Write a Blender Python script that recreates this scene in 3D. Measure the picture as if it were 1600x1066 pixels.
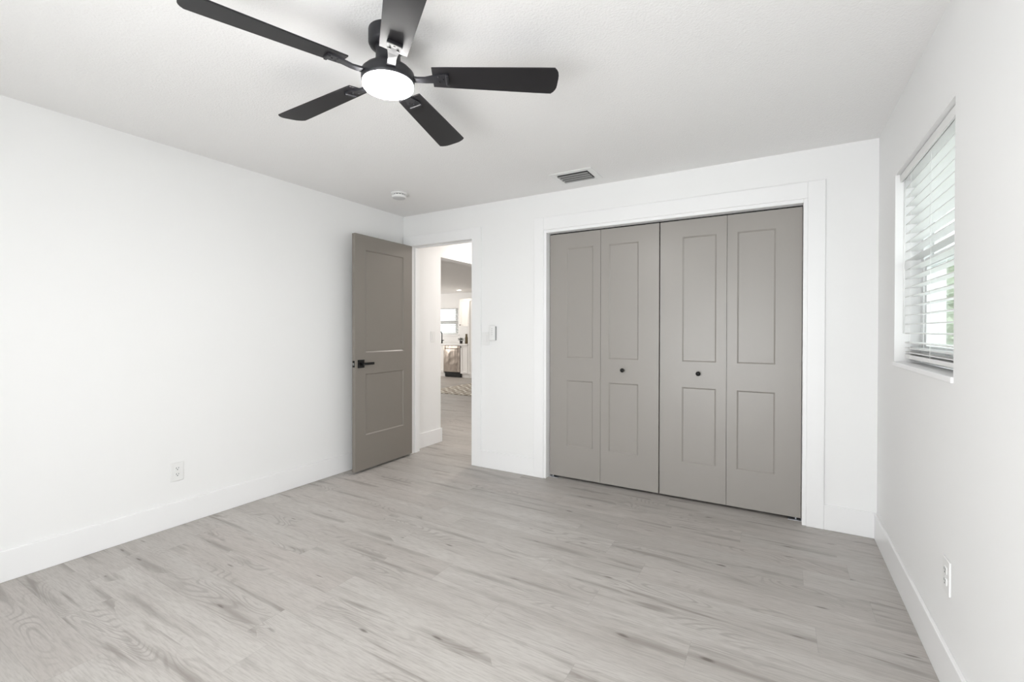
import bpy, bmesh, math, random
from mathutils import Vector, Matrix
random.seed(7)
PI = math.pi
for o in list(bpy.data.objects):
    bpy.data.objects.remove(o)
S = bpy.context.scene
COL = S.collection

# ------------------------------------------------------------------ camera
W, H = 3.883, 2.44            # bedroom width and height; back wall face is y = 0
YF = -4.36                    # wall behind the camera
F_PX, PPY, YAW, PITCH, ROLL = 715.79, 521.607, 0.528598, -0.006916, 0.001504
cam_data = bpy.data.cameras.new('camera')
cam_data.sensor_fit = 'HORIZONTAL'
cam_data.sensor_width = 36.0
cam_data.lens = 36.0 * F_PX / 1600
cam_data.shift_y = -(533.0 - PPY) / 1600
cam_data.clip_start = 0.02
cam_data.clip_end = 200
cam = bpy.data.objects.new('camera', cam_data)
COL.objects.link(cam)
cam.matrix_world = (Matrix.Translation((3.36525, -3.53265, 1.26655)) @ Matrix.Rotation(YAW, 4, 'Z')
                    @ Matrix.Rotation(PI / 2 + PITCH, 4, 'X') @ Matrix.Rotation(ROLL, 4, 'Z'))
S.camera = cam

# ------------------------------------------------------------------ world, lamps, exposure
S.view_settings.view_transform = 'Standard'
S.view_settings.look = 'None'
S.view_settings.gamma = 1.0
S.view_settings.use_curve_mapping = False
S.view_settings.exposure = -0.33
wd = bpy.data.worlds.new('world')
S.world = wd
wd.use_nodes = True
bg = wd.node_tree.nodes['Background']
bg.inputs[0].default_value = (0.95, 0.98, 1.0, 1)
bg.inputs[1].default_value = 5.6


def area(name, loc, direction, sx, sy, energy, color=(1, 1, 1), spread=PI):
    l = bpy.data.lights.new(name, 'AREA')
    l.shape = 'RECTANGLE'
    l.size, l.size_y, l.energy, l.color, l.spread = sx, sy, energy, color, spread
    o = bpy.data.objects.new(name, l)
    COL.objects.link(o)
    o.location = loc
    o.rotation_euler = Vector(direction).to_track_quat('-Z', 'Y').to_euler()
    return o


# daylight through a made-up opening behind the camera, tilted up to brighten the ceiling
area('daylight_fill_bedroom', (2.55, YF - 0.48, 0.80), (0, 1, 0.72), 2.0, 1.5, 38, (0.98, 0.985, 1.0))
area('fill_living', (-7.85, 3.6, 1.3), (1, 0, 0.85), 3.0, 1.7, 205, (1.0, 0.955, 0.91))  # added fill without a window, tilted up to brighten the kitchen ceiling
area('fill_hall', (0.55, 1.35, 2.43), (0, 0, -1), 0.35, 0.35, 26, (1.0, 0.93, 0.87))  # added to brighten the short hallway wall; no fixture there


# ------------------------------------------------------------------ materials
def srgb(r, g, b):
    f = lambda c: (c / 255 / 12.92) if c / 255 <= 0.04045 else ((c / 255 + 0.055) / 1.055) ** 2.4
    return (f(r), f(g), f(b), 1)


class NT:
    def __init__(self, name):
        self.m = bpy.data.materials.new(name)
        self.m.use_nodes = True
        self.t = self.m.node_tree
        self.b = self.t.nodes['Principled BSDF']

    def n(self, typ, **kw):
        nd = self.t.nodes.new(typ)
        for k, v in kw.items():
            setattr(nd, k, v)
        return nd

    def set(self, sock, v):
        if hasattr(v, 'is_output'):
            self.t.links.new(v, sock)
        else:
            sock.default_value = v

    def m_(self, op, a, b=0.0, c=None):
        nd = self.n('ShaderNodeMath', operation=op)
        self.set(nd.inputs[0], a)
        self.set(nd.inputs[1], b)
        if c is not None:
            self.set(nd.inputs[2], c)
        return nd.outputs[0]

    def vec(self, x, y, z):
        nd = self.n('ShaderNodeCombineXYZ')
        for i, v in enumerate((x, y, z)):
            self.set(nd.inputs[i], v)
        return nd.outputs[0]

    def noise(self, v, scale=1.0, detail=2.0, rough=0.5, dist=0.0):
        nd = self.n('ShaderNodeTexNoise')
        self.set(nd.inputs['Vector'], v)
        nd.inputs['Scale'].default_value = scale
        nd.inputs['Detail'].default_value = detail
        nd.inputs['Roughness'].default_value = rough
        nd.inputs['Distortion'].default_value = dist
        return nd.outputs['Fac']

    def ramp(self, v, lo, hi, a=0.0, b=1.0):
        nd = self.n('ShaderNodeMapRange', interpolation_type='SMOOTHSTEP')
        self.set(nd.inputs['Value'], v)
        for k, x in (('From Min', lo), ('From Max', hi), ('To Min', a), ('To Max', b)):
            nd.inputs[k].default_value = x
        return nd.outputs[0]

    def mix(self, f, a, b, blend='MIX'):
        nd = self.n('ShaderNodeMix', data_type='RGBA', blend_type=blend)
        self.set(nd.inputs[0], f)
        self.set(nd.inputs[6], a)
        self.set(nd.inputs[7], b)
        return nd.outputs[2]

    def bump(self, h, strength=0.2, dist=0.002):
        nd = self.n('ShaderNodeBump')
        nd.inputs['Strength'].default_value = strength
        nd.inputs['Distance'].default_value = dist
        self.set(nd.inputs['Height'], h)
        self.t.links.new(nd.outputs[0], self.b.inputs['Normal'])

    def pos(self):
        return self.n('ShaderNodeNewGeometry').outputs['Position']

    def obj(self):
        return self.n('ShaderNodeTexCoord').outputs['Object']

    def xyz(self, v):
        nd = self.n('ShaderNodeSeparateXYZ')
        self.set(nd.inputs[0], v)
        return nd.outputs


def paint(name, col, rough=0.5, spec=0.5, metal=0.0, bump=0.0, bscale=300.0, var=0.0, vscale=3.0):
    k = NT(name)
    k.b.inputs['Roughness'].default_value = rough
    k.b.inputs['Specular IOR Level'].default_value = spec
    k.b.inputs['Metallic'].default_value = metal
    nz = k.noise(k.obj(), vscale, 3.0)
    lo = tuple(c * (1 - var) for c in col[:3]) + (1,)
    k.set(k.b.inputs['Base Color'], k.mix(nz, col, lo))
    if bump:
        k.bump(k.noise(k.pos(), bscale, 2.0), bump, 0.001)
    return k.m


def emit(name, col, strength):
    k = NT(name)
    k.b.inputs['Base Color'].default_value = col
    k.b.inputs['Emission Color'].default_value = col
    k.b.inputs['Emission Strength'].default_value = strength
    return k.m


M = {}
M['wall'] = paint('wall_paint', (0.885, 0.885, 0.88, 1), 0.55, 0.3, bump=0.08, bscale=220)
M['trim'] = paint('trim_paint', (0.90, 0.90, 0.90, 1), 0.32, 0.45)
M['entry'] = paint('entry_door_taupe', (0.232, 0.209, 0.184, 1), 0.38, 0.5, bump=0.05, bscale=160, var=0.03, vscale=5)  # browner and darker base colour than the closet doors
M['door'] = paint('closet_door_greige', (0.335, 0.314, 0.290, 1), 0.32, 0.5, bump=0.05, bscale=160, var=0.03, vscale=5)
M['black'] = paint('black_metal', (0.005, 0.005, 0.005, 1), 0.45, 0.3)
M['fan'] = paint('fan_black', (0.014, 0.014, 0.017, 1), 0.42, 0.45)
M['blade'] = paint('fan_blade_black', (0.013, 0.012, 0.014, 1), 0.5, 0.4, var=0.25, vscale=14)
M['chrome'] = paint('chrome', (0.9, 0.9, 0.9, 1), 0.35, 0.5, 1.0)
M['zinc'] = paint('zinc_bracket', (0.62, 0.64, 0.68, 1), 0.35, 0.5, 0.7)
M['plastic'] = paint('white_plastic', (0.84, 0.84, 0.83, 1), 0.35, 0.5)
M['vinyl'] = paint('window_vinyl', (0.84, 0.85, 0.85, 1), 0.4, 0.5)
M['slot'] = paint('outlet_slot', (0.02, 0.05, 0.05, 1), 0.6)
M['grey_plastic'] = paint('grey_plastic', (0.30, 0.30, 0.30, 1), 0.5)
M['button'] = paint('button_grey', (0.62, 0.62, 0.62, 1), 0.5)
M['vent_grey'] = paint('vent_grey', (0.30, 0.30, 0.295, 1), 0.5)
M['vent_dark'] = paint('vent_dark', (0.05, 0.05, 0.05, 1), 0.7)
M['dark'] = paint('dark_recess', (0.02, 0.02, 0.02, 1), 0.8)
M['cabinet'] = paint('cabinet_white', (0.90, 0.89, 0.87, 1), 0.35, 0.45)
M['counter'] = paint('white_quartz', (0.86, 0.85, 0.84, 1), 0.2, 0.5, var=0.05, vscale=12)
M['bottle'] = paint('olive_bottle', (0.10, 0.075, 0.035, 1), 0.3, 0.5)
M['pot'] = paint('dark_pot', (0.03, 0.03, 0.03, 1), 0.5)
M['leaf'] = paint('dark_leaf', (0.03, 0.055, 0.025, 1), 0.5, var=0.4, vscale=30)
M['lamp'] = emit('lamp_diffuser', (1.0, 0.985, 0.96, 1), 165.0)
M['can'] = emit('recessed_diffuser', (1.0, 0.93, 0.82, 1), 12.0)
M['siding'] = paint('white_siding', (0.80, 0.79, 0.76, 1), 0.6)
M['frame_grey'] = paint('grey_window_frame', (0.15, 0.15, 0.165, 1), 0.5)
M['frame_dark'] = paint('dark_window_frame', (0.05, 0.05, 0.05, 1), 0.5)
M['dark_glass'] = paint('neighbour_glass', (0.10, 0.12, 0.12, 1), 0.3, 0.2)
M['hedge'] = paint('hedge_leaves', (0.62, 0.69, 0.52, 1), 0.8, var=0.10, vscale=6)
M['bounce_ground'] = paint('pale_bounce_ground', (0.55, 0.56, 0.53, 1), 0.8, var=0.15, vscale=2)

k = NT('ceiling_texture')
k.b.inputs['Base Color'].default_value = (0.895, 0.888, 0.88, 1)
k.b.inputs['Roughness'].default_value = 0.8
k.b.inputs['Specular IOR Level'].default_value = 0.15
p = k.pos()
v = k.n('ShaderNodeTexVoronoi', feature='SMOOTH_F1')
k.set(v.inputs['Vector'], p)
v.inputs['Scale'].default_value = 130
hgt = k.m_('ADD', k.m_('MULTIPLY', k.noise(p, 105, 4.0, 0.6), 1.2), k.m_('MULTIPLY', v.outputs['Distance'], -0.5))
k.bump(hgt, 0.45, 0.004)
M['ceiling'] = k.m

k = NT('brushed_steel')
k.b.inputs['Base Color'].default_value = (0.33, 0.29, 0.255, 1)
k.b.inputs['Metallic'].default_value = 1.0
k.b.inputs['Roughness'].default_value = 0.22
o3 = k.xyz(k.obj())
k.bump(k.noise(k.vec(k.m_('MULTIPLY', o3[0], 2.2), 0.0, k.m_('MULTIPLY', o3[2], 1.1)), 3.0, 1.0), 0.25, 0.05)
M['steel'] = k.m

k = NT('window_glass')
t = k.t
tr = k.n('ShaderNodeBsdfTransparent')
tr.inputs[0].default_value = (0.93, 0.96, 0.95, 1)
gl = k.n('ShaderNodeBsdfGlossy')
gl.inputs['Roughness'].default_value = 0.02
fr = k.n('ShaderNodeFresnel')
fr.inputs[0].default_value = 1.35
ms = k.n('ShaderNodeMixShader')
t.links.new(k.m_('MULTIPLY', fr.outputs[0], 0.6), ms.inputs[0])
t.links.new(tr.outputs[0], ms.inputs[1])
t.links.new(gl.outputs[0], ms.inputs[2])
t.links.new(ms.outputs[0], t.nodes['Material Output'].inputs[0])
M['glass'] = k.m

k = NT('blind_slat')
k.b.inputs['Base Color'].default_value = (0.86, 0.86, 0.85, 1)
k.b.inputs['Roughness'].default_value = 0.4
nz = k.noise(k.obj(), 5.0)
k.set(k.b.inputs['Base Color'], k.mix(nz, (0.86, 0.86, 0.85, 1), (0.84, 0.84, 0.83, 1)))
M['slat'] = k.m

# grey vinyl planks running along x
k = NT('vinyl_plank_floor')
PW, PL = 0.178, 1.22
P3 = k.xyz(k.pos())
X, Y = P3[0], P3[1]
rowf = k.m_('DIVIDE', k.m_('ADD', Y, 2.265 + PW * 40), PW)
row = k.m_('FLOOR', rowf)
wn = k.n('ShaderNodeTexWhiteNoise', noise_dimensions='1D')
k.set(wn.inputs['W'], row)
xf = k.m_('DIVIDE', k.m_('ADD', X, k.m_('MULTIPLY_ADD', wn.outputs['Value'], PL, 30.0)), PL)
cl = k.m_('FLOOR', xf)
wn2 = k.n('ShaderNodeTexWhiteNoise', noise_dimensions='2D')
k.set(wn2.inputs['Vector'], k.vec(row, cl, 0.0))
idv = wn2.outputs['Value']
id3 = k.xyz(wn2.outputs['Color'])
ry = k.m_('FRACT', rowf)
rx = k.m_('FRACT', xf)
ox = k.m_('MULTIPLY_ADD', id3[0], 37.0, X)
oy = k.m_('MULTIPLY_ADD', id3[1], 23.0, Y)
fine = k.noise(k.vec(k.m_('MULTIPLY', ox, 13.0), k.m_('MULTIPLY', oy, 150.0), 0.0), 1.0, 3.0, 0.6)
mid = k.noise(k.vec(k.m_('MULTIPLY', ox, 1.6), k.m_('MULTIPLY', oy, 17.0), 3.0), 1.0, 3.0, 0.55, 0.4)
big = k.noise(k.vec(k.m_('MULTIPLY', ox, 0.9), k.m_('MULTIPLY', oy, 5.0), 9.0), 1.0, 2.0, 0.5)
# cathedral grain: contour lines of a stretched noise field
fld = k.noise(k.vec(k.m_('MULTIPLY', ox, 1.5), k.m_('MULTIPLY', oy, 7.0), 5.0), 1.0, 1.0, 0.4, 0.3)
cont = k.m_('SINE', k.m_('MULTIPLY', fld, 150.0))
cath = k.m_('MULTIPLY', k.ramp(cont, 0.1, 1.0), k.ramp(k.noise(k.vec(k.m_('MULTIPLY', ox, 1.3), k.m_('MULTIPLY', oy, 5.5), 21.0), 1.0, 1.0), 0.52, 0.66))
# knots
vo = k.n('ShaderNodeTexVoronoi', feature='F1')
wob = k.m_('MULTIPLY', k.m_('SUBTRACT', mid, 0.5), 0.35)
k.set(vo.inputs['Vector'], k.vec(k.m_('MULTIPLY', ox, 1.55), k.m_('ADD', k.m_('MULTIPLY', oy, 5.0), wob), 0.5))
vo.inputs['Scale'].default_value = 1.0
vo.inputs['Randomness'].default_value = 1.0
kc = k.xyz(vo.outputs['Color'])
kd = vo.outputs['Distance']
# narrower, directional core
kp = k.n('ShaderNodeVectorMath', operation='SUBTRACT')
k.set(kp.inputs[0], k.vec(k.m_('MULTIPLY', ox, 1.55), k.m_('ADD', k.m_('MULTIPLY', oy, 5.0), wob), 0.5))
k.t.links.new(vo.outputs['Position'], kp.inputs[1])
kx = k.xyz(kp.outputs[0])
d2 = k.m_('SQRT', k.m_('ADD', k.m_('POWER', k.m_('MULTIPLY', kx[0], 1.0), 2.0), k.m_('POWER', k.m_('MULTIPLY', kx[1], 1.6), 2.0)))
core = k.m_('MULTIPLY', k.ramp(d2, 0.060, 0.012), k.ramp(kc[0], 0.30, 0.65))
tail = k.m_('SQRT', k.m_('ADD', k.m_('POWER', k.m_('MULTIPLY', k.m_('SUBTRACT', kx[0], 0.22), 0.26), 2.0), k.m_('POWER', kx[1], 2.0)))
halo = k.m_('MULTIPLY', k.ramp(tail, 0.15, 0.01), k.ramp(kc[1], 0.30, 0.6))
wisp = k.noise(k.vec(k.m_('MULTIPLY', ox, 1.9), k.m_('MULTIPLY', oy, 26.0), 14.0), 1.0, 2.0, 0.5, 0.5)
wmask = k.noise(k.vec(k.m_('MULTIPLY', ox, 1.5), k.m_('MULTIPLY', oy, 7.0), 31.0), 1.0, 2.0, 0.5)
wisp = k.m_('MULTIPLY', k.ramp(wisp, 0.52, 0.74), k.ramp(wmask, 0.44, 0.64))
c = k.mix(k.ramp(idv, 0.0, 1.0), (0.545, 0.522, 0.494, 1), (0.490, 0.467, 0.441, 1))
c = k.mix(k.ramp(id3[2], 0.55, 1.0, 0.0, 0.35), c, (0.520, 0.464, 0.432, 1))
c = k.mix(k.ramp(big, 0.36, 0.72, 0.0, 0.50), c, (0.405, 0.374, 0.347, 1))
c = k.mix(k.ramp(mid, 0.46, 0.78, 0.0, 0.42), c, (0.340, 0.312, 0.288, 1))
c = k.mix(k.ramp(fine, 0.38, 0.72, 0.0, 0.50), c, (0.330, 0.306, 0.284, 1))
c = k.mix(k.m_('MULTIPLY', wisp, 0.70), c, (0.215, 0.190, 0.170, 1))
c = k.mix(k.m_('MULTIPLY', cath, 0.46), c, (0.27, 0.245, 0.225, 1))
c = k.mix(k.m_('MULTIPLY', halo, 0.62), c, (0.24, 0.215, 0.195, 1))
c = k.mix(k.m_('MULTIPLY', core, 0.82), c, (0.13, 0.112, 0.098, 1))
sy = k.m_('MINIMUM', ry, k.m_('SUBTRACT', 1.0, ry))
sx = k.m_('MINIMUM', rx, k.m_('SUBTRACT', 1.0, rx))
seam = k.m_('MAXIMUM', k.ramp(sy, 0.010, 0.003), k.ramp(sx, 0.0015, 0.0005))
c = k.mix(k.m_('MULTIPLY', seam, 0.22), c, (0.22, 0.20, 0.19, 1))
k.set(k.b.inputs['Base Color'], c)
k.set(k.b.inputs['Roughness'], k.m_('MULTIPLY_ADD', fine, 0.12, 0.40))
k.b.inputs['Specular IOR Level'].default_value = 0.42
k.bump(k.m_('SUBTRACT', fine, k.m_('MULTIPLY', seam, 1.2)), 0.10, 0.001)
M['floor'] = k.m

k = NT('woven_rug')
P3 = k.xyz(k.pos())
ax = k.m_('ABSOLUTE', k.m_('SUBTRACT', k.m_('FRACT', k.m_('MULTIPLY', P3[0], 4.2)), 0.5))
ay = k.m_('ABSOLUTE', k.m_('SUBTRACT', k.m_('FRACT', k.m_('MULTIPLY', P3[1], 2.4)), 0.5))
dm = k.m_('FRACT', k.m_('MULTIPLY', k.m_('ADD', ax, ay), 2.0))
c = k.mix(k.ramp(dm, 0.40, 0.50), (0.86, 0.83, 0.76, 1), (0.44, 0.38, 0.31, 1))
k.set(k.b.inputs['Base Color'], c)
k.b.inputs['Roughness'].default_value = 0.95
k.bump(k.noise(k.pos(), 120, 2), 0.5, 0.004)
M['rug'] = k.m

# ------------------------------------------------------------------ mesh helpers


class MB:
    def __init__(self):
        self.bm = bmesh.new()

    def box(self, x0, x1, y0, y1, z0, z1, bev=0.0, seg=1):
        b = self.bm
        vs = [b.verts.new((x, y, z)) for x in (x0, x1) for y in (y0, y1) for z in (z0, z1)]
        fs = [b.faces.new([vs[i] for i in q]) for q in
              ((0, 1, 3, 2), (4, 6, 7, 5), (0, 4, 5, 1), (2, 3, 7, 6), (0, 2, 6, 4), (1, 5, 7, 3))]
        if bev:
            es = list({e for f in fs for e in f.edges})
            bmesh.ops.bevel(b, geom=es, offset=bev, segments=seg, affect='EDGES', profile=0.5)
        return self

    def quad(self, *pts):
        self.bm.faces.new([self.bm.verts.new(p) for p in pts])
        return self

    def lathe(self, prof, c=(0, 0, 0), n=48, axis='z', cap0=True, cap1=True, smooth=True):
        b = self.bm
        rings = []
        for r, h in prof:
            ring = []
            for i in range(n):
                a = 2 * PI * i / n
                u, v = r * math.cos(a), r * math.sin(a)
                q = {'z': (u, v, h), 'y': (u, h, v), 'x': (h, u, v)}[axis]
                ring.append(b.verts.new((q[0] + c[0], q[1] + c[1], q[2] + c[2])))
            rings.append(ring)
        for r0, r1 in zip(rings, rings[1:]):
            for i in range(n):
                f = b.faces.new((r0[i], r0[(i + 1) % n], r1[(i + 1) % n], r1[i]))
                f.smooth = smooth
        if cap0:
            b.faces.new(rings[0])
        if cap1:
            b.faces.new(rings[-1])
        return self

    def tube(self, pts, r, n=12):
        b = self.bm
        pts = [Vector(q) for q in pts]
        rings = []
        for i, q in enumerate(pts):
            d = (pts[min(i + 1, len(pts) - 1)] - pts[max(i - 1, 0)]).normalized()
            up = Vector((0, 0, 1)) if abs(d.z) < 0.9 else Vector((1, 0, 0))
            a = d.cross(up).normalized()
            e = a.cross(d)
            rr = r[i] if isinstance(r, (list, tuple)) else r
            rings.append([b.verts.new(q + (a * math.cos(2 * PI * j / n) + e * math.sin(2 * PI * j / n)) * rr) for j in range(n)])
        for r0, r1 in zip(rings, rings[1:]):
            for j in range(n):
                f = b.faces.new((r0[j], r0[(j + 1) % n], r1[(j + 1) % n], r1[j]))
                f.smooth = True
        b.faces.new(rings[0])
        b.faces.new(rings[-1])
        return self

    def prism(self, outline, z0, z1, bev=0.0):
        """outline in xy, extruded along z"""
        b = self.bm
        lo = [b.verts.new((x, y, z0)) for x, y in outline]
        hi = [b.verts.new((x, y, z1)) for x, y in outline]
        n = len(lo)
        fs = [b.faces.new(lo[::-1]), b.faces.new(hi)]
        for i in range(n):
            fs.append(b.faces.new((lo[i], lo[(i + 1) % n], hi[(i + 1) % n], hi[i])))
        if bev:
            es = list({e for f in fs[:2] for e in f.edges})
            bmesh.ops.bevel(b, geom=es, offset=bev, segments=2, affect='EDGES', profile=0.5)
        return self

    def xf(self, mat):
        bmesh.ops.transform(self.bm, matrix=mat, verts=self.bm.verts)
        return self


def link(name, mb, mat, parent=None, off=(0, 0, 0)):
    bm = mb.bm
    if any(off):
        bmesh.ops.translate(bm, vec=Vector(off) * -1, verts=bm.verts)
    bmesh.ops.recalc_face_normals(bm, faces=bm.faces)
    me = bpy.data.meshes.new(name)
    bm.to_mesh(me)
    bm.free()
    for mm in (mat if isinstance(mat, (list, tuple)) else [mat]):
        me.materials.append(mm)
    o = bpy.data.objects.new(name, me)
    COL.objects.link(o)
    if parent is not None:
        o.parent = parent
    return o


def tag(o, label, cat=None, group=None, kind=None):
    o['label'] = label
    if cat:
        o['category'] = cat
    if group:
        o['group'] = group
    if kind:
        o['kind'] = kind
    return o


def thing(name, label, cat, loc=(0, 0, 0), rotz=0.0, group=None, kind=None):
    o = bpy.data.objects.new(name, None)
    o.empty_display_size = 0.05
    COL.objects.link(o)
    o.location = loc
    o.rotation_euler = (0, 0, rotz)
    return tag(o, label, cat, group, kind)


def struct(name, mb, mat, label, cat):
    return tag(link(name, mb, mat), label, cat, None, 'structure')


def dup(o, parent=None):
    c = o.copy()
    COL.objects.link(c)
    if parent is not None:
        c.parent = parent
    for ch in [q for q in bpy.data.objects if q.parent == o]:
        dup(ch, c)
    return c


def lab(o, text):
    o['label'] = text
    return o


# ------------------------------------------------------------------ setting: shell of the bedroom
WT = 0.12
DX0, DX1, DZ = 0.112, 0.870, 2.124          # clear doorway
CX0, CX1, CZ = 1.643, 3.496, 2.100          # clear closet opening
WY0, WY1, WZ0, WZ1 = -1.403, -0.460, 1.108, 2.077   # window opening in the right wall
RT = 0.20                                    # right wall thickness

mb = MB().box(-8.2, W + RT, YF - 0.15, 7.2, -0.10, 0.0)
struct('floor', mb, M['floor'], 'grey wood-look vinyl plank floor with dark knots', 'floor')
mb = MB().box(-0.12, W + RT, YF - 0.15, WT, H, H + 0.12)
struct('ceiling', mb, M['ceiling'], 'white ceiling with a fine knockdown texture', 'ceiling')

mb = MB()
mb.box(0.0, DX0 - 0.018, 0, WT, 0, H)
mb.box(DX0 - 0.018, DX1 + 0.018, 0, WT, DZ + 0.018, H)
mb.box(DX1 + 0.018, CX0 - 0.018, 0, WT, 0, H)
mb.box(CX0 - 0.018, CX1 + 0.018, 0, WT, CZ + 0.018, H)
mb.box(CX1 + 0.018, W, 0, WT, 0, H)
struct('wall_back', mb, M['wall'], 'white back wall with the doorway and the closet opening', 'wall')
struct('wall_left', MB().box(-0.12, 0, YF - 0.15, WT, 0, H), M['wall'], 'plain white wall along the left side', 'wall')
mb = MB()
mb.box(W, W + RT, YF - 0.15, WY0, 0, H)
mb.box(W, W + RT, WY1, WT, 0, H)
mb.box(W, W + RT, WY0, WY1, 0, WZ0 - 0.022)
mb.box(W, W + RT, WY0, WY1, WZ1, H)
struct('wall_right', mb, M['wall'], 'white wall on the right pierced by the window with blinds', 'wall')
mb = MB()
fx0, fx1, fz0, fz1 = 1.55, 3.55, 0.02, 2.07
mb.box(0, fx0, YF - 0.15, YF, 0, H)
mb.box(fx1, W, YF - 0.15, YF, 0, H)
mb.box(fx0, fx1, YF - 0.15, YF, 0, fz0)
mb.box(fx0, fx1, YF - 0.15, YF, fz1, H)
struct('wall_front', mb, M['wall'], 'white wall behind the viewer with a wide opening added to let light in', 'wall')

# baseboards
BH, BT = 0.157, 0.014


def bb(mb, x0, x1, y0, y1):
    mb.box(x0, x1, y0, y1, 0, BH, 0.003, 2)


mb = MB(); bb(mb, 0, BT, YF, -0.001)
struct('baseboard_left', mb, M['trim'], 'tall white baseboard under the left wall', 'baseboard')
mb = MB(); bb(mb, 0.976, 1.529, -BT, 0); bb(mb, 3.615, W, -BT, 0)
struct('baseboard_back', mb, M['trim'], 'tall white baseboard between door casing and closet casing and right of the closet', 'baseboard')
mb = MB(); bb(mb, W - BT, W, YF, -BT)
struct('baseboard_right', mb, M['trim'], 'tall white baseboard under the right wall and window', 'baseboard')

# doorway casing and jamb
mb = MB()
ct = 0.014
mb.box(DX0 - 0.105, DX0, -ct, 0, 0, DZ + 0.102, 0.002)
mb.box(DX1, 0.976, -ct, 0, 0, DZ + 0.102, 0.002)
mb.box(DX0, DX1, -ct, 0, DZ, DZ + 0.102, 0.002)
mb.box(DX0 - 0.018, DX0, 0, WT, 0, DZ + 0.018)
mb.box(DX1, DX1 + 0.018, 0, WT, 0, DZ + 0.018)
mb.box(DX0, DX1, 0, WT, DZ, DZ + 0.018)
mb.box(DX0, DX0 + 0.010, 0.045, 0.08, 0, DZ, 0.002)
mb.box(DX1 - 0.006, DX1, 0.045, 0.08, 0, DZ, 0.002)
mb.box(DX0 + 0.010, DX1 - 0.006, 0.045, 0.08, DZ - 0.010, DZ, 0.002)
struct('trim_1', mb, M['trim'], 'flat white casing and jamb around the open doorway', 'door casing')

# closet casing, stepped inner jamb
t2 = thing('trim_2', 'wide flat white casing framing the closet doors', 'closet casing', (CX0, 0, 0), 0, None, 'structure')
mb = MB()
a0, a1, az = 1.621, 3.519, 2.125
mb.box(1.529, a0, -ct, 0, 0, 2.232, 0.002)
mb.box(a1, 3.615, -ct, 0, 0, 2.232, 0.002)
mb.box(a0, a1, -ct, 0, az, 2.232, 0.002)
link('casing', mb, M['trim'], t2, t2.location)
mb = MB()
mb.box(a0 - 0.004, CX0, -0.005, WT, 0, az + 0.003, 0.002)
mb.box(CX1, a1 + 0.004, -0.005, WT, 0, az + 0.003, 0.002)
mb.box(CX0, CX1, -0.005, WT, CZ, az + 0.003, 0.002)
link('jamb', mb, M['trim'], t2, t2.location)
mb = MB().box(CX0 + 0.002, CX1 - 0.002, 0.068, 0.094, CZ - 0.006, CZ)
lab(link('door_track', mb, M['black'], t2, t2.location), 'dark overhead track')

# closet interior
mb = MB()
mb.box(1.50, 3.60, 0.72, 0.78, 0, H)
mb.box(1.44, 1.50, WT, 0.78, 0, H)
mb.box(3.60, W + RT, WT, 0.78, 0, H)
mb.box(1.44, W + RT, WT, 0.78, H, H + 0.10)
struct('wall_closet', mb, M['wall'], 'inside walls of the closet behind the bifold doors', 'wall')


def shaker(mb, x0, x1, z0, z1, yf, yb, panels, rec=0.008, bw=0.010, both=False):
    """slab with square recessed panels on its front (yf side)"""
    def face(y, s):
        px0, px1 = panels[0][0], panels[0][1]
        mb.quad((x0, y, z0), (px0, y, z0), (px0, y, z1), (x0, y, z1))
        mb.quad((px1, y, z0), (x1, y, z0), (x1, y, z1), (px1, y, z1))
        zc = z0
        for (_, _, a, b_) in panels:
            mb.quad((px0, y, zc), (px1, y, zc), (px1, y, a), (px0, y, a))
            loops = []
            for ins, dep in ((0.0, 0.0), (bw, rec)):
                yy = y + s * dep
                loops.append([(px0 + ins, yy, a + ins), (px1 - ins, yy, a + ins), (px1 - ins, yy, b_ - ins), (px0 + ins, yy, b_ - ins)])
            for l0, l1 in zip(loops, loops[1:]):
                for i in range(4):
                    mb.quad(l0[i], l0[(i + 1) % 4], l1[(i + 1) % 4], l1[i])
            mb.quad(*loops[-1])
            zc = b_
        mb.quad((px0, y, zc), (px1, y, zc), (px1, y, z1), (px0, y, z1))
    s = 1 if yb > yf else -1
    face(yf, s)
    if both:
        face(yb, -s)
    else:
        mb.quad((x0, yb, z0), (x1, yb, z0), (x1, yb, z1), (x0, yb, z1))
    mb.quad((x0, yf, z0), (x0, yb, z0), (x0, yb, z1), (x0, yf, z1))
    mb.quad((x1, yf, z0), (x1, yb, z0), (x1, yb, z1), (x1, yf, z1))
    mb.quad((x0, yf, z0), (x1, yf, z0), (x1, yb, z0), (x0, yb, z0))
    mb.quad((x0, yf, z1), (x1, yf, z1), (x1, yb, z1), (x0, yb, z1))
    bmesh.ops.remove_doubles(mb.bm, verts=mb.bm.verts, dist=1e-5)
    return mb


# ------------------------------------------------------------------ closet bifold doors
LZ0, LZ1, LY = 0.020, 2.0905, 0.062
PZ = ((0.286, 0.846), (1.037, 1.965))


def bifold(name, label, leaves, knob_x):
    d = thing(name, label, 'closet door', (leaves[0][0], LY, 0), 0, None, 'structure')
    for x0, x1, p0, p1 in leaves:
        mb = shaker(MB(), x0, x1, LZ0, LZ1, LY, LY + 0.034, [(p0, p1, *q) for q in PZ])
        link('door_leaf', mb, M['door'], d, d.location)
    kb = MB().lathe([(0.006, 0), (0.006, -0.012), (0.010, -0.016), (0.0155, -0.021), (0.0165, -0.027), (0.013, -0.032), (0.004, -0.0335)],
                    (knob_x, LY, 0.9525), 28, 'y')
    lab(link('knob', kb, M['black'], d, d.location), 'small round black knob')
    for px in (leaves[0][0] + 0.03, leaves[1][1] - 0.03):
        pb = MB().lathe([(0.004, LZ1), (0.004, CZ - 0.001)], (px, LY + 0.017, 0), 10)
        link('pivot_pin', pb, M['zinc'], d, d.location)
    return d


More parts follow.
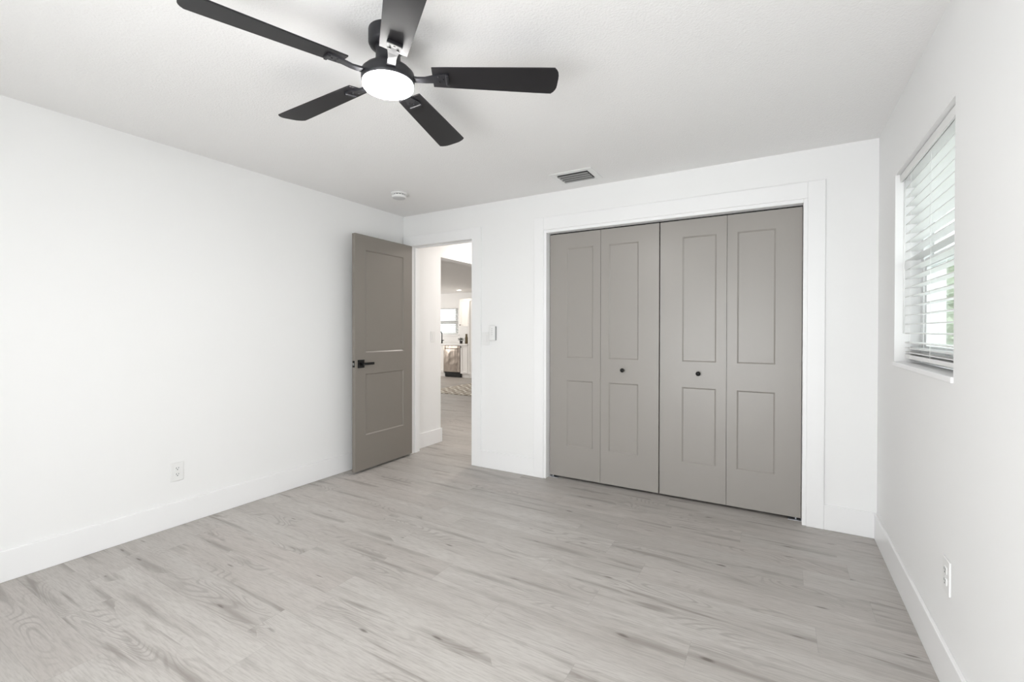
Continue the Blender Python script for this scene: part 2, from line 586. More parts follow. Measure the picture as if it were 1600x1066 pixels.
bifold('door_2', 'left pair of taupe bifold closet doors, nearer the doorway',
       [(1.6475, 2.1020, 1.805, 2.038), (2.1045, 2.5680, 2.172, 2.411)], 2.290)
bifold('door_3', 'right pair of taupe bifold closet doors, nearer the window',
       [(2.5760, 3.0385, 2.737, 2.971), (3.0410, 3.4925, 3.106, 3.341)], 2.853)


def pivot_bracket(name, label, x, s):
    b = thing(name, label, 'pivot bracket', (x, 0.079, 0), 0, 'closet pivot brackets')
    m1 = MB().box(x, x + s * 0.075, 0.058, 0.10, 0.0, 0.003) if s > 0 else MB().box(x - 0.075, x, 0.058, 0.10, 0.0, 0.003)
    link('base_plate', m1, M['zinc'], b, b.location)
    cx = x + s * 0.030
    link('pivot_post', MB().lathe([(0.006, 0.003), (0.006, LZ0 - 0.001)], (cx, 0.079, 0), 12), M['zinc'], b, b.location)
    return b


pivot_bracket('floor_bracket', 'small zinc pivot bracket on the floor at the left end of the closet doors', CX0 + 0.001, 1)
pivot_bracket('floor_bracket', 'small zinc pivot bracket on the floor at the right end of the closet doors', CX1 - 0.001, -1)

# ------------------------------------------------------------------ entry door, open against the left wall
ang = math.radians(-88.73)
d1 = thing('door_1', 'taupe two-panel bedroom door standing open in the back left corner', 'door', (0.1496, -0.0353, 0), ang, None, 'structure')
DL = 0.735
mb = shaker(MB(), 0, DL, 0.020, 2.117, 0.0, -0.037, [(0.122, 0.615, 0.325, 0.876), (0.122, 0.615, 1.066, 1.987)], both=True)
link('door_slab', mb, M['entry'], d1)
for zc in (0.25, 1.06, 1.88):
    hb = MB().lathe([(0.006, zc - 0.045), (0.006, zc + 0.045)], (-0.004, -0.040, 0), 12)
    hb.box(-0.002, 0.0, -0.036, -0.006, zc - 0.045, zc + 0.045)
    lab(link('hinge', hb, M['black'], d1), 'black hinge')
for s in (1, -1):
    y0 = 0.0 if s > 0 else -0.037
    hd = MB()
    ya, yb_ = (y0, y0 + 0.010) if s > 0 else (y0 - 0.010, y0)
    hd.box(0.636, 0.708, ya, yb_, 0.934, 1.006, 0.002)
    if s > 0:
        hd.lathe([(0.011, 0.008), (0.011, 0.042)], (0.672, 0, 0.970), 20, 'y')
        hd.box(0.556, 0.684, 0.036, 0.050, 0.959, 0.981, 0.003, 2)
    else:
        hd.lathe([(0.011, -0.045), (0.011, -0.075)], (0.672, 0, 0.970), 20, 'y')
        hd.box(0.528, 0.684, -0.086, -0.073, 0.959, 0.981, 0.003, 2)
    lab(link('lever_handle', hd, M['black'], d1), 'square black lever handle')
lb = MB().box(DL, DL + 0.0015, -0.031, -0.006, 0.941, 0.999)
lp = lab(link('latch_plate', lb, M['black'], d1), 'black latch plate on the door edge')
lt = MB().prism([(DL + 0.001, -0.027), (DL + 0.011, -0.011), (DL + 0.001, -0.011)], 0.960, 0.980)
lab(link('latch_bolt', lt, M['chrome'], lp), 'bright chrome latch bolt')

# ------------------------------------------------------------------ bedroom window
w1 = thing('window_1', 'white single-hung window recessed in the right wall behind the blinds', 'window', (W, (WY0 + WY1) / 2, WZ0), 0, None, 'structure')
fa, fb = W + 0.105, W + 0.165
mb = MB()
mb.box(fa, fb, WY0, WY0 + 0.04, WZ0, WZ1)
mb.box(fa, fb, WY1 - 0.04, WY1, WZ0, WZ1)
mb.box(fa, fb, WY0 + 0.04, WY1 - 0.04, WZ1 - 0.04, WZ1)
mb.box(fa, fb, WY0 + 0.04, WY1 - 0.04, WZ0, WZ0 + 0.04)
link('window_frame', mb, M['vinyl'], w1, w1.location)
mb = MB()
for q in ((WY0 + 0.04, WY0 + 0.075), (WY1 - 0.075, WY1 - 0.04)):
    mb.box(fa + 0.006, fa + 0.034, q[0], q[1], WZ0 + 0.04, 1.63)
mb.box(fa + 0.006, fa + 0.034, WY0 + 0.075, WY1 - 0.075, 1.585, 1.63)
mb.box(fa + 0.006, fa + 0.034, WY0 + 0.075, WY1 - 0.075, WZ0 + 0.04, WZ0 + 0.085)
sash = link('lower_sash', mb, M['vinyl'], w1, w1.location)
link('pane', MB().box(fa + 0.018, fa + 0.022, WY0 + 0.075, WY1 - 0.075, WZ0 + 0.085, 1.585), M['glass'], sash, w1.location)
mb = MB()
for q in ((WY0 + 0.04, WY0 + 0.062), (WY1 - 0.062, WY1 - 0.04)):
    mb.box(fa + 0.036, fb - 0.004, q[0], q[1], 1.60, WZ1 - 0.04)
mb.box(fa + 0.036, fb - 0.004, WY0 + 0.062, WY1 - 0.062, 1.60, 1.63)
sash = link('upper_sash', mb, M['vinyl'], w1, w1.location)
link('pane', MB().box(fa + 0.045, fa + 0.049, WY0 + 0.062, WY1 - 0.062, 1.63, WZ1 - 0.04), M['glass'], sash, w1.location)
mb = MB().box(W - 0.007, W + 0.105, WY0, WY1, WZ0 - 0.022, WZ0, 0.003, 2)
link('window_sill', mb, M['trim'], w1, w1.location)

# ------------------------------------------------------------------ blinds
bl = thing('window_blind', 'white two-inch slat blind hanging in the right wall window', 'blind', (W + 0.06, (WY0 + WY1) / 2, WZ1))
B0, B1 = WY0 + 0.012, WY1 - 0.012
L0 = bl.location
link('headrail', MB().box(W + 0.034, W + 0.088, B0, B1, 2.040, WZ1 - 0.002, 0.001), M['slat'], bl, L0)
link('valance', MB().box(W + 0.018, W + 0.028, B0 + 0.002, B1 + 0.008, 2.036, WZ1 - 0.003, 0.003, 2), M['slat'], bl, L0)
xs0, xs1 = W + 0.040, W + 0.090


def slat_mesh():
    m = MB()
    n = 4
    top, bot = [], []
    for i in range(n + 1):
        f = i / n
        x = (xs1 - xs0) * (f - 0.5)
        z = 0.0022 * (1 - (2 * f - 1) ** 2) + 0.0015 * (f - 0.5)
        top.append((x, z + 0.0018))
        bot.append((x, z - 0.0018))
    ring = top + bot[::-1]
    for i in range(len(ring)):
        a, b_ = ring[i], ring[(i + 1) % len(ring)]
        f = m.quad((a[0], B0 - L0[1], a[1]), (b_[0], B0 - L0[1], b_[1]), (b_[0], B1 - L0[1], b_[1]), (a[0], B1 - L0[1], a[1]))
    for yy in (B0 - L0[1], B1 - L0[1]):
        m.bm.faces.new([m.bm.verts.new((q[0], yy, q[1])) for q in ring])
    bmesh.ops.remove_doubles(m.bm, verts=m.bm.verts, dist=1e-6)
    return m


slat0 = link('slat', slat_mesh(), M['slat'], bl)
zs = [1.255 + 0.04655 * i for i in range(-1, 17)] + [1.181, 1.160]
for i, z in enumerate(zs):
    s = slat0 if i == 0 else slat0.copy()
    if i:
        COL.objects.link(s)
        s.parent = bl
    s.location = ((xs0 + xs1) / 2 - L0[0], 0, z - L0[2])
link('bottom_rail', MB().box(xs0, xs1, B0, B1, 1.128, 1.148, 0.003, 2), M['slat'], bl, L0)
for yy in (B0 + 0.11, (B0 + B1) / 2, B1 - 0.11):
    cd = MB()
    cd.box(xs0 - 0.0012, xs0, yy - 0.0012, yy + 0.0012, 1.13, 2.04)
    cd.box(xs1, xs1 + 0.0012, yy - 0.0012, yy + 0.0012, 1.13, 2.04)
    link('ladder_cord', cd, M['slat'], bl, L0)
lab(link('tilt_wand', MB().tube([(W + 0.030, B1 - 0.030, 2.035), (W + 0.030, B1 - 0.030, 1.255)], 0.0035, 8), M['plastic'], bl, L0), 'thin white tilt wand')

# ------------------------------------------------------------------ ceiling fan
AX, AY = 2.0313, -2.2174
fan = thing('ceiling_fan', 'black five-blade ceiling fan with a glowing round lamp', 'ceiling fan', (AX, AY, H))
mb = MB().lathe([(0.074, H), (0.075, H - 0.004), (0.075, H - 0.050), (0.070, H - 0.060), (0.056, H - 0.064)], (AX, AY, 0), 56)
link('canopy', mb, M['fan'], fan, fan.location)
mb = MB().lathe([(0.050, H - 0.060), (0.047, H - 0.075), (0.047, 2.335), (0.050, 2.318), (0.060, 2.300), (0.080, 2.290)], (AX, AY, 0), 56)
link('neck', mb, M['fan'], fan, fan.location)
mb = MB().lathe([(0.070, 2.294), (0.088, 2.289), (0.0895, 2.285), (0.092, 2.284), (0.1005, 2.276), (0.102, 2.268), (0.102, 2.248), (0.1005, 2.2365), (0.0965, 2.2355)],
                (AX, AY, 0), 64)
link('motor_housing', mb, M['fan'], fan, fan.location)
mb = MB().lathe([(0.0975, 2.2355), (0.0975, 2.224), (0.0945, 2.2190), (0.06, 2.2155), (0.02, 2.214), (0.002, 2.214)], (AX, AY, 0), 64)
lab(link('lamp_diffuser', mb, M['lamp'], fan, fan.location), 'glowing round white diffuser')

RR, RTIP, WR_, WTI, ZB, PIT = 0.1735, 0.6715, 0.100, 0.137, 2.2672, math.radians(-11.6)


def blade_mesh():
    m = MB()
    out = []
    out.append((RR, -WR_ / 2))
    n = 10
    wt = WTI / 2
    for i in range(1, 8):
        f = i / 8
        out.append((RR + (RTIP - 0.022 - RR) * f, -(WR_ / 2 + (wt - WR_ / 2) * f)))
    # shallow arc at the tip with rounded corners
    for i in range(n + 1):
        f = -1 + 2 * i / n
        yy = wt * math.copysign(min(1, abs(f)) ** 0.8, f)
        out.append((RTIP - 0.020 * abs(f) ** 3.2, yy))
    for i in range(7, 0, -1):
        f = i / 8
        out.append((RR + (RTIP - 0.022 - RR) * f, (WR_ / 2 + (wt - WR_ / 2) * f)))
    out.append((RR, WR_ / 2))
    m.prism(out, -0.003, 0.003, 0.0012)
    m.xf(Matrix.Rotation(PIT, 4, 'X'))
    return m.xf(Matrix.Translation((0, 0, ZB - H)))


def arm_mesh():
    m = MB()
    secs = [(0.088, -0.013, 0.019), (0.115, -0.016, 0.015), (0.145, -0.0165, 0.0145), (0.175, -0.0125, 0.018), (0.205, -0.0095, 0.025), (0.228, -0.0095, 0.027)]
    th = 0.008
    rings = []
    for r, z, hw in secs:
        tw = min(1.0, max(0.0, (r - 0.10) / 0.08)) * PIT
        rings.append([m.bm.verts.new((r, y * math.cos(tw) - (zz) * math.sin(tw), y * math.sin(tw) + zz * math.cos(tw)))
                      for y, zz in ((-hw, z), (hw, z), (hw, z + th), (-hw, z + th))])
    for a, b_ in zip(rings, rings[1:]):
        for i in range(4):
            m.bm.faces.new((a[i], a[(i + 1) % 4], b_[(i + 1) % 4], b_[i]))
    m.bm.faces.new(rings[0])
    m.bm.faces.new(rings[-1])
    lip = MB()
    lip.box(0.226, 0.238, -0.028, 0.028, -0.016, -0.003, 0.003, 2)
    lip.xf(Matrix.Rotation(PIT, 4, 'X'))
    me = bpy.data.meshes.new('tmp')
    lip.bm.to_mesh(me)
    m.bm.from_mesh(me)
    bpy.data.meshes.remove(me)
    return m.xf(Matrix.Translation((0, 0, ZB - H)))


def screw_mesh():
    m = MB()
    for r, y in ((0.198, -0.014), (0.198, 0.014), (0.215, 0.0)):
        m.lathe([(0.004, -0.0125), (0.004, -0.0095)], (r, y, 0), 10)
    m.xf(Matrix.Rotation(PIT, 4, 'X'))
    return m.xf(Matrix.Translation((0, 0, ZB - H)))


bl0 = link('blade', blade_mesh(), M['blade'], fan)
arm0 = link('blade_arm', arm_mesh(), M['fan'], bl0)
scr0 = link('screws', screw_mesh(), M['fan'], bl0)
for i in range(5):
    b_ = bl0
    if i:
        b_ = dup(bl0, fan)
    b_.rotation_euler = (0, 0, math.radians(33.4 + 72 * i))

# ------------------------------------------------------------------ smoke detector, ceiling vent
sd = thing('smoke_detector', 'round white smoke detector on the ceiling near the back left corner', 'smoke detector', (0.555, -0.635, H))
link('base', MB().lathe([(0.066, H), (0.066, H - 0.012), (0.060, H - 0.015)], (0.555, -0.635, 0), 48), M['plastic'], sd, sd.location)
mb = MB()
for i in range(14):
    a = 2 * PI * i / 14
    v = MB().box(0.052, 0.0575, -0.0035, 0.0035, H - 0.024, H - 0.014)
    v.xf(Matrix.Translation((0.555, -0.635, 0)) @ Matrix.Rotation(a, 4, 'Z'))
    me = bpy.data.meshes.new('tmp'); v.bm.to_mesh(me); mb.bm.from_mesh(me); bpy.data.meshes.remove(me); v.bm.free()
link('vent_ribs', mb, M['plastic'], sd, sd.location)
lab(link('sensor_chamber', MB().lathe([(0.050, H - 0.014), (0.050, H - 0.025)], (0.555, -0.635, 0), 40), M['grey_plastic'], sd, sd.location), 'dark sensor gap')
link('cap', MB().lathe([(0.059, H - 0.024), (0.061, H - 0.027), (0.060, H - 0.036), (0.056, H - 0.044)], (0.555, -0.635, 0), 48), M['plastic'], sd, sd.location)
lab(link('underside_shade', MB().lathe([(0.052, H - 0.044), (0.050, H - 0.0475), (0.02, H - 0.0485)], (0.555, -0.635, 0), 48), M['button'], sd, sd.location), 'grey disc with the underside shade in its colour')  # grey disc added to paint the shade under the cap

vx0, vx1, vy0, vy1 = 1.903, 2.147, -0.366, -0.192
vt = thing('ceiling_vent', 'rectangular white ceiling register with grey louvres in front of the closet', 'ceiling vent', ((vx0 + vx1) / 2, (vy0 + vy1) / 2, H))
mb = MB()
ob = 0.046
mb.box(vx0 - ob, vx0, vy0 - ob, vy1 + ob, H - 0.006, H, 0.002)
mb.box(vx1, vx1 + ob, vy0 - ob, vy1 + ob, H - 0.006, H, 0.002)
mb.box(vx0, vx1, vy0 - ob, vy0, H - 0.006, H, 0.002)
mb.box(vx0, vx1, vy1, vy1 + ob, H - 0.006, H, 0.002)
link('frame', mb, M['plastic'], vt, vt.location)
lab(link('duct_shade', MB().box(vx0, vx1, vy0, vy1, H - 0.0015, H - 0.0005), M['vent_dark'], vt, vt.location), 'dark sheet in place of the unlit duct')  # flat dark sheet painted as the shade inside the duct
for i in range(4):
    yc = vy0 + (vy1 - vy0) * (i + 0.5) / 4
    s = MB().box(vx0 + 0.002, vx1 - 0.002, -0.0125, 0.0125, -0.0012, 0.0012)
    s.xf(Matrix.Translation((0, yc, H - 0.013)) @ Matrix.Rotation(math.radians(-2), 4, 'X'))
    lab(link('louvre', s, M['vent_grey'], vt, vt.location), 'grey louvre')


# ------------------------------------------------------------------ outlets, switches, fan remote
def outlet(label, loc, rotz):
    t = thing('wall_outlet', label, 'wall outlet', loc, rotz, 'duplex wall outlets')
    link('cover_plate', MB().box(-0.0375, 0.0375, -0.0065, 0, -0.060, 0.060, 0.0025, 2), M['plastic'], t)
    for zc in (0.0195, -0.0195):
        r = MB()
        pts = []
        for i in range(24):
            a = 2 * PI * i / 24
            pts.append((max(-0.0165, min(0.0165, 0.0175 * math.cos(a) * 1.1)), max(-0.0135, min(0.0135, 0.0175 * math.sin(a)))))
        r.prism(pts, 0, 0.003)
        r.xf(Matrix.Translation((0, -0.0060, zc)) @ Matrix.Rotation(PI / 2, 4, 'X'))
        f = link('receptacle', r, M['plastic'], t)
        sl = MB()
        sl.box(-0.0075, -0.0050, -0.0095, -0.0086, zc, zc + 0.009)
        sl.box(0.0050, 0.0075, -0.0095, -0.0086, zc + 0.001, zc + 0.008)
        sl.lathe([(0.0030, -0.0095), (0.0030, -0.0086)], (0, 0, zc - 0.006), 12, 'y')
        lab(link('slots', sl, M['slot'], f), 'dark slots')
    link('screw', MB().lathe([(0.003, -0.0075), (0.003, -0.006)], (0, 0, 0), 12, 'y'), M['plastic'], t)
    return t


o1 = outlet('white duplex outlet low on the left wall', (0, -2.0705, 0.351), PI / 2)
o2 = dup(o1)
o2.location = (W, -1.3645, 0.402)
o2.rotation_euler = (0, 0, -PI / 2)
o2['label'] = 'white duplex outlet low on the right wall, under the window'


def rocker(label, loc, rotz):
    t = thing('light_switch', label, 'light switch', loc, rotz, 'rocker light switches')
    link('cover_plate', MB().box(-0.0375, 0.0375, -0.006, 0, -0.060, 0.060, 0.0025, 2), M['plastic'], t)
    r = MB().box(-0.0165, 0.0165, -0.009, -0.005, -0.033, 0.033, 0.001)
    link('rocker', r, M['plastic'], t)
    return t


rocker('white rocker light switch right beside the bedroom door casing', (1.024, 0, 1.190), 0)
rocker('white rocker light switch on the hallway wall seen through the doorway', (0.035, 0.420, 1.197), PI / 2)

rm = thing('fan_remote', 'slim white fan remote in a wall cradle right of the light switch', 'remote control', (1.106, 0, 1.244))
link('cradle', MB().box(-0.026, 0.0325, -0.017, 0, -0.066, 0.060, 0.002), M['grey_plastic'], rm)  # its grey paints the shaded right side of the remote
rb = link('remote_body', MB().box(-0.0315, 0.0315, -0.026, -0.017, -0.067, 0.067, 0.004, 2), M['plastic'], rm)
mb = MB()
for zc in (0.040, 0.022, 0.004, -0.014):
    mb.lathe([(0.0045, -0.0275), (0.0045, -0.0255)], (0, 0, zc), 14, 'y')
lab(link('buttons', mb, M['button'], rb), 'pale grey buttons')

# ------------------------------------------------------------------ hallway and kitchen beyond the doorway
HX = 0.035
KC = 2.335
mb = MB()
mb.box(-0.085, HX, WT, 0.560, 0, H)
mb.box(-8.2, -0.085, WT, 0.24, 0, H)
struct('wall_hallway', mb, M['wall'], 'short white hallway wall just past the bedroom doorway', 'wall')
mb = MB(); bb(mb, HX, HX + BT, WT, 0.560 + BT); bb(mb, -0.085, HX, 0.560, 0.560 + BT)
struct('baseboard_hallway', mb, M['trim'], 'white baseboard on the short hallway wall', 'baseboard')
struct('trim_3', MB().box(-0.085, HX, 0.560, 7.0, 2.100, H), M['wall'], 'white header beam over the opening from hallway to living area', 'header')
struct('wall_hallway_right', MB().box(1.10, 1.20, WT, 7.0, 0, H), M['wall'], 'white right-hand wall of the hallway', 'wall')
struct('ceiling_hallway', MB().box(-0.085, 1.20, WT, 7.2, H, H + 0.1), M['ceiling'], 'white ceiling over the hallway', 'ceiling')
struct('ceiling_kitchen', MB().box(-8.2, -0.085, 0.24, 7.2, KC, KC + 0.1), M['ceiling'], 'pale ceiling over the kitchen and living area', 'ceiling')
KY = 6.98
kx0, kx1, kz0, kz1 = -5.85, -4.551, 1.150, 1.945
mb = MB()
mb.box(-8.2, kx0, KY, KY + 0.2, 0, H)
mb.box(kx1, 1.2, KY, KY + 0.2, 0, H)
mb.box(kx0, kx1, KY, KY + 0.2, 0, kz0)
mb.box(kx0, kx1, KY, KY + 0.2, kz1, H)
struct('wall_kitchen', mb, M['wall'], 'white kitchen wall with a window over the sink', 'wall')
struct('wall_living', MB().box(-8.3, -8.2, 0.2, 7.2, 0, H), M['wall'], 'white far side wall of the living area', 'wall')

w2 = thing('window_2', 'kitchen window above the sink seen through the doorway', 'window', ((kx0 + kx1) / 2, KY, kz0), 0, None, 'structure')
mb = MB()
ya, yb_ = KY + 0.08, KY + 0.14
mb.box(kx0, kx0 + 0.04, ya, yb_, kz0, kz1)
mb.box(kx1 - 0.04, kx1, ya, yb_, kz0, kz1)
mb.box(kx0 + 0.04, kx1 - 0.04, ya, yb_, kz0, kz0 + 0.035)
mb.box(kx0 + 0.04, kx1 - 0.04, ya, yb_, kz1 - 0.035, kz1)
link('window_frame', mb, M['vinyl'], w2, w2.location)
mb = MB()
mb.box(kx0 + 0.04, kx1 - 0.04, ya + 0.005, yb_ - 0.005, 1.475, 1.555)
lab(link('meeting_rail', mb, M['frame_dark'], w2, w2.location), 'dark grey meeting rail')
mb = MB()
mb.box(-4.710, -4.640, ya + 0.005, yb_ - 0.005, kz0 + 0.035, 1.475)
mb.box(-4.710, -4.640, ya + 0.005, yb_ - 0.005, 1.555, kz1 - 0.035)
lab(link('mullion', mb, M['frame_dark'], w2, w2.location), 'dark grey mullion')
link('pane', MB().box(kx0 + 0.04, kx1 - 0.04, ya + 0.028, ya + 0.032, kz0 + 0.035, kz1 - 0.035), M['glass'], w2, w2.location)
link('window_sill', MB().box(kx0, kx1 + 0.03, KY - 0.03, ya, kz0 - 0.03, kz0, 0.003), M['trim'], w2, w2.location)

kb_ = thing('window_blind', 'white slat blind in the kitchen window above the sink', 'blind', ((kx0 + kx1) / 2, KY + 0.04, kz1))
L1 = kb_.location
link('headrail', MB().box(kx0 + 0.01, kx1 - 0.01, KY + 0.012, KY + 0.06, kz1 - 0.035, kz1 - 0.002), M['slat'], kb_, L1)
ks0 = MB().box(kx0 + 0.012 - L1[0], kx1 - 0.012 - L1[0], -0.025, 0.025, -0.0015, 0.0015)
ks0.xf(Matrix.Rotation(math.radians(38), 4, 'X'))
ks0 = link('slat', ks0, M['slat'], kb_)
nk = 17
for i in range(nk):
    s = ks0 if i == 0 else ks0.copy()
    if i:
        COL.objects.link(s)
        s.parent = kb_
    s.location = (0, 0, kz0 + 0.05 + (kz1 - kz0 - 0.10) * i / (nk - 1) - L1[2])
link('bottom_rail', MB().box(kx0 + 0.012, kx1 - 0.012, KY + 0.015, KY + 0.06, kz0 + 0.006, kz0 + 0.024), M['slat'], kb_, L1)

# base cabinets, dishwasher, worktop
KF = 6.35


def cab_door(parent, x0, x1, z0, z1, yf, knob=None):
    pw = 0.055
    m = shaker(MB(), x0, x1, z0, z1, yf, yf + 0.02, [(x0 + pw, x1 - pw, z0 + pw, z1 - pw)], 0.008, 0.01)
    d = link('cabinet_door', m, M['cabinet'], parent, parent.location)
    if knob:
        kn = MB().lathe([(0.005, 0), (0.006, -0.012), (0.015, -0.018), (0.015, -0.026), (0.004, -0.029)], (knob[0], yf, knob[1]), 16, 'y')
        lab(link('knob', kn, M['black'], d, parent.location), 'black knob')
    return d


def base_cab(label, x0, x1, doors):
    t = thing('base_cabinet', label, 'kitchen cabinet', ((x0 + x1) / 2, KF + 0.3, 0), 0, 'kitchen base cabinets')
    link('body', MB().box(x0 + 0.001, x1 - 0.001, KF + 0.021, KY - 0.025, 0.105, 0.862), M['cabinet'], t, t.location)
    link('toe_kick', MB().box(x0 + 0.001, x1 - 0.001, KF + 0.075, KY - 0.025, 0.0, 0.105), M['cabinet'], t, t.location)
    for a, b_, kn in doors:
        cab_door(t, a + 0.003, b_ - 0.003, 0.115, 0.855, KF, kn)
    return t


base_cab('white base cabinet left of the dishwasher under the sink', -5.60, -4.572, [(-5.60, -5.09, (-5.13, 0.823)), (-5.09, -4.572, (-5.05, 0.823))])
base_cab('white base cabinet right of the dishwasher', -4.008, -3.765, [(-4.008, -3.765, (-3.975, 0.823))])

dw = thing('dishwasher', 'stainless steel dishwasher under the white worktop', 'dishwasher', (-4.29, KF + 0.3, 0))
link('tub', MB().box(-4.566, -4.014, KF + 0.03, KY, 0.12, 0.858), M['vent_dark'], dw, dw.location)
dd = link('door', MB().box(-4.566, -4.014, KF - 0.012, KF + 0.03, 0.145, 0.856, 0.004), M['steel'], dw, dw.location)
hb = MB().tube([(-4.50, KF - 0.050, 0.775), (-4.08, KF - 0.050, 0.775)], 0.011, 12)
for xx in (-4.47, -4.11):
    hb.tube([(xx, KF - 0.012, 0.775), (xx, KF - 0.05, 0.775)], 0.008, 8)
link('handle', hb, M['steel'], dd, dw.location)
lab(link('toe_kick', MB().box(-4.562, -4.016, KF + 0.045, KY, 0.012, 0.12), M['black'], dw, dw.location), 'black toe kick')

ctp = MB().box(-5.60, -3.762, KF - 0.025, KY, 0.8635, 0.905, 0.003)
tag(link('worktop', ctp, M['counter']), 'white stone worktop over dishwasher and base cabinets', 'worktop')

pc = thing('pantry_cabinet', 'tall pale pantry cabinet right of the worktop, floor to near ceiling', 'kitchen cabinet', (-3.40, KF + 0.3, 0))
link('body', MB().box(-3.760, -3.05, KF + 0.021, KY - 0.025, 0.105, 2.106), M['cabinet'], pc, pc.location)
link('toe_kick', MB().box(-3.760, -3.05, KF + 0.075, KY - 0.025, 0, 0.105), M['cabinet'], pc, pc.location)
cab_door(pc, -3.756, -3.408, 0.115, 2.10, KF, (-3.44, 1.05))
cab_door(pc, -3.402, -3.054, 0.115, 2.10, KF, (-3.37, 1.05))

uc = thing('wall_cabinet', 'white upper cabinet on the kitchen wall beside the window', 'kitchen cabinet', (-4.01, KY, 1.381))
link('body', MB().box(-4.252, -3.762, 6.661, KY, 1.381, 2.140), M['cabinet'], uc, uc.location)
cab_door(uc, -4.250, -3.764, 1.384, 2.137, 6.64, (-4.222, 1.417))

fc = thing('kitchen_faucet', 'black gooseneck faucet at the sink seen through the doorway', 'faucet', (-4.955, 6.75, 0.905))
link('base', MB().lathe([(0.027, 0.905), (0.027, 0.915), (0.019, 0.925), (0.019, 1.00), (0.014, 1.005)], (-4.955, 6.75, 0), 20), M['black'], fc, fc.location)
pts = [(-4.955, 6.75, 1.0), (-4.955, 6.75, 1.15)]
for i in range(9):
    a = PI * i / 8
    pts.append((-4.955 - 0.075 + 0.075 * math.cos(a), 6.75 - 0.02 * i / 8, 1.165 + 0.075 * math.sin(a)))
pts.append((-5.105, 6.73, 1.11))
link('spout', MB().tube(pts, 0.0135, 12), M['black'], fc, fc.location)
link('lever', MB().tube([(-4.940, 6.75, 0.975), (-4.87, 6.735, 0.99)], [0.012, 0.008], 10), M['black'], fc, fc.location)

vs = MB().lathe([(0.036, 0.9055), (0.042, 0.915), (0.042, 1.06), (0.030, 1.10), (0.028, 1.165), (0.032, 1.17)], (-4.09, 6.74, 0), 24)
tag(link('bottle', vs, M['bottle']), 'tall olive brown bottle on the worktop beside the plant', 'bottle')

pp = thing('potted_plant', 'small dark leafy plant on the kitchen worktop', 'plant', (-4.24, 6.70, 0.905))
link('pot', MB().lathe([(0.035, 0.9055), (0.045, 0.985), (0.040, 0.985)], (-4.24, 6.70, 0), 20), M['pot'], pp, pp.location)
lf = MB()
for i in range(26):
    a = random.uniform(0, 2 * PI)
    e = random.uniform(0.1, 1.3)
    ln = random.uniform(0.05, 0.11)
    d = Vector((math.cos(a) * math.cos(e), math.sin(a) * math.cos(e), math.sin(e)))
    p0 = Vector((-4.24, 6.70, 0.985)) + d * 0.02
    sd_ = d.cross(Vector((0, 0, 1))).normalized() * 0.017
    mid_ = p0 + d * ln * 0.55 + Vector((0, 0, 0.008))
    tip = p0 + d * ln - Vector((0, 0, 0.01))
    lf.quad(p0, mid_ + sd_, tip, mid_ - sd_)
link('leaves', lf, M['leaf'], pp, pp.location)

tag(link('area_rug', MB().box(-2.97, -0.60, 3.71, 6.05, 0.0005, 0.012, 0.003), M['rug']), 'cream patterned rug on the floor in front of the kitchen', 'rug')

rl = thing('recessed_light', 'round recessed ceiling light glowing in the kitchen ceiling', 'ceiling light', (-3.95, 6.22, KC))
link('trim_ring', MB().lathe([(0.060, KC - 0.001), (0.060, KC - 0.006), (0.085, KC - 0.005), (0.088, KC)], (-3.95, 6.22, 0), 36, cap0=False, cap1=False), M['plastic'], rl, rl.location)
link('diffuser', MB().lathe([(0.062, KC), (0.062, KC - 0.004)], (-3.95, 6.22, 0), 36), M['can'], rl, rl.location)
ll = area('recessed_lamp', (-3.95, 6.22, KC - 0.012), (0, -0.25, -1), 0.10, 0.10, 9, (1.0, 0.88, 0.74))

# ------------------------------------------------------------------ outdoors past the window
tag(link('unseen_ground', MB().box(W + RT + 0.001, 30, YF - 10, 40, -0.35, -0.25), M['bounce_ground']), 'unseen ground outside the window, made pale to bounce light', 'patio', None, 'structure')  # pale ground added out of view to light the slat undersides
nh = thing('neighbour_house', 'white neighbouring house with a tall grey-framed window outside', 'house', (5.0, 6.0, -0.25))
mb = MB()
gx0, gx1, gz0, gz1 = 5.270, 5.450, 0.7, 3.3
mb.box(4.35, gx0, 6.0, 6.3, -0.25, 3.6)
mb.box(gx1, 5.475, 6.0, 6.3, -0.25, 3.6)
mb.box(gx0, gx1, 6.0, 6.3, -0.25, gz0)
mb.box(gx0, gx1, 6.0, 6.3, gz1, 3.6)
mb.box(4.35, 4.6, 6.3, 12, -0.25, 3.6)
link('wall', mb, M['siding'], nh, nh.location)
mb = MB()
mb.box(gx0, gx0 + 0.03, 6.02, 6.08, gz0, gz1)
mb.box(gx1 - 0.03, gx1, 6.02, 6.08, gz0, gz1)
mb.box(5.345, 5.370, 6.02, 6.08, gz0, gz1)
for zz in (gz0, 2.36, gz1 - 0.03):
    mb.box(gx0 + 0.03, 5.345, 6.02, 6.08, zz, zz + 0.03)
    mb.box(5.370, gx1 - 0.03, 6.02, 6.08, zz, zz + 0.03)
fr_ = link('window', mb, M['frame_grey'], nh, nh.location)
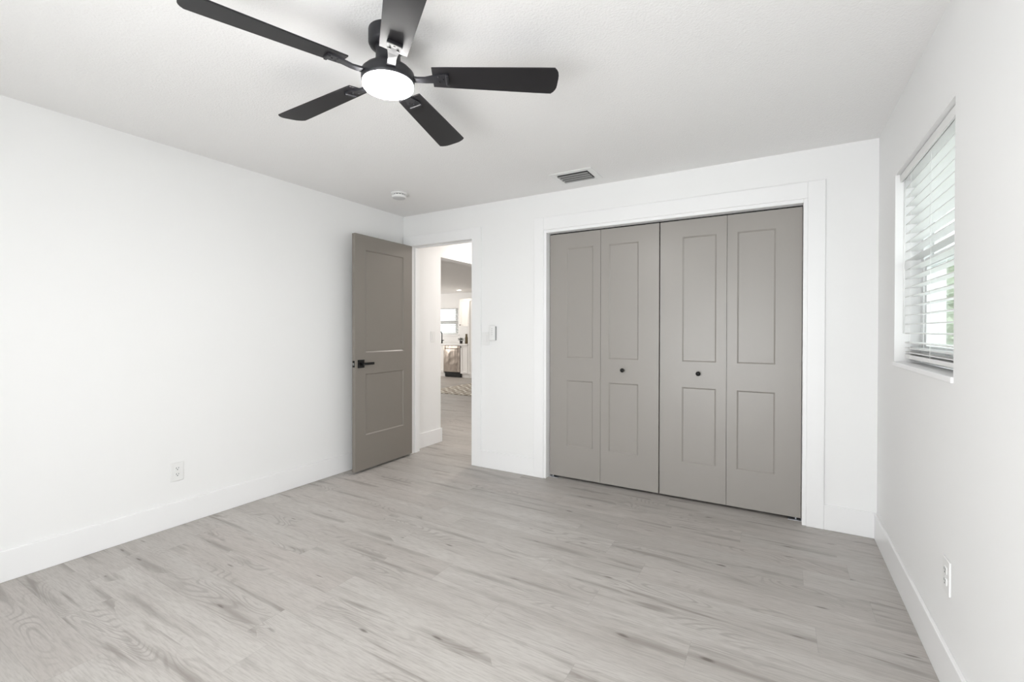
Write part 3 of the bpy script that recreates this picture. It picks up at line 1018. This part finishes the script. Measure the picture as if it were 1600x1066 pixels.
link('pane', MB().box(gx0 + 0.03, gx1 - 0.03, 6.09, 6.10, gz0, gz1), M['dark_glass'], fr_, nh.location)
link('roof', MB().box(4.2, 5.56, 5.8, 12.3, 3.6, 3.75), M['siding'], nh, nh.location)

hg = MB()
rng = random.Random(3)
nx, nz = 60, 50
grid = [[hg.bm.verts.new((5.45 + 3.4 * i / nx, 8.9 + 0.16 * rng.random() + 0.25 * math.sin(i * 0.7) * math.sin(j * 0.5), -0.25 + 3.0 * j / nz))
         for j in range(nz + 1)] for i in range(nx + 1)]
for i in range(nx):
    for j in range(nz):
        hg.bm.faces.new((grid[i][j], grid[i + 1][j], grid[i + 1][j + 1], grid[i][j + 1]))
top = [hg.bm.verts.new((5.45 + 3.4 * i / nx, 10.1, 2.70)) for i in range(nx + 1)]
low = [hg.bm.verts.new((5.45 + 3.4 * i / nx, 10.1, -0.25)) for i in range(nx + 1)]
for i in range(nx):
    hg.bm.faces.new((grid[i][nz], grid[i + 1][nz], top[i + 1], top[i]))
    hg.bm.faces.new((top[i], top[i + 1], low[i + 1], low[i]))
hg.bm.faces.new([grid[0][j] for j in range(nz + 1)] + [top[0], low[0]])
hg.bm.faces.new([grid[nx][j] for j in range(nz + 1)] + [top[nx], low[nx]])
for i in range(1800):
    x, y, z = rng.uniform(5.5, 8.8), rng.uniform(8.55, 8.95), rng.uniform(-0.1, 2.75)
    a, e = rng.uniform(0, 2 * PI), rng.uniform(-0.6, 0.9)
    q = rng.uniform(0.05, 0.09)
    u = Vector((math.cos(a) * math.cos(e), math.sin(a) * math.cos(e), math.sin(e))) * q
    v = Vector((-math.sin(a), math.cos(a), 0.3)) * q * 0.5
    c = Vector((x, y, z))
    hg.quad(c - u, c + v, c + u, c - v)
hd = thing('hedge', 'pale green leafy hedge outside beside the neighbouring house', 'hedge', (7.2, 9.1, -0.25))
link('foliage', hg, M['hedge'], hd, hd.location)
link('stem', MB().tube([(7.2, 9.5, -0.25), (7.2, 9.5, 1.8)], 0.05, 8), M['bottle'], hd, hd.location)
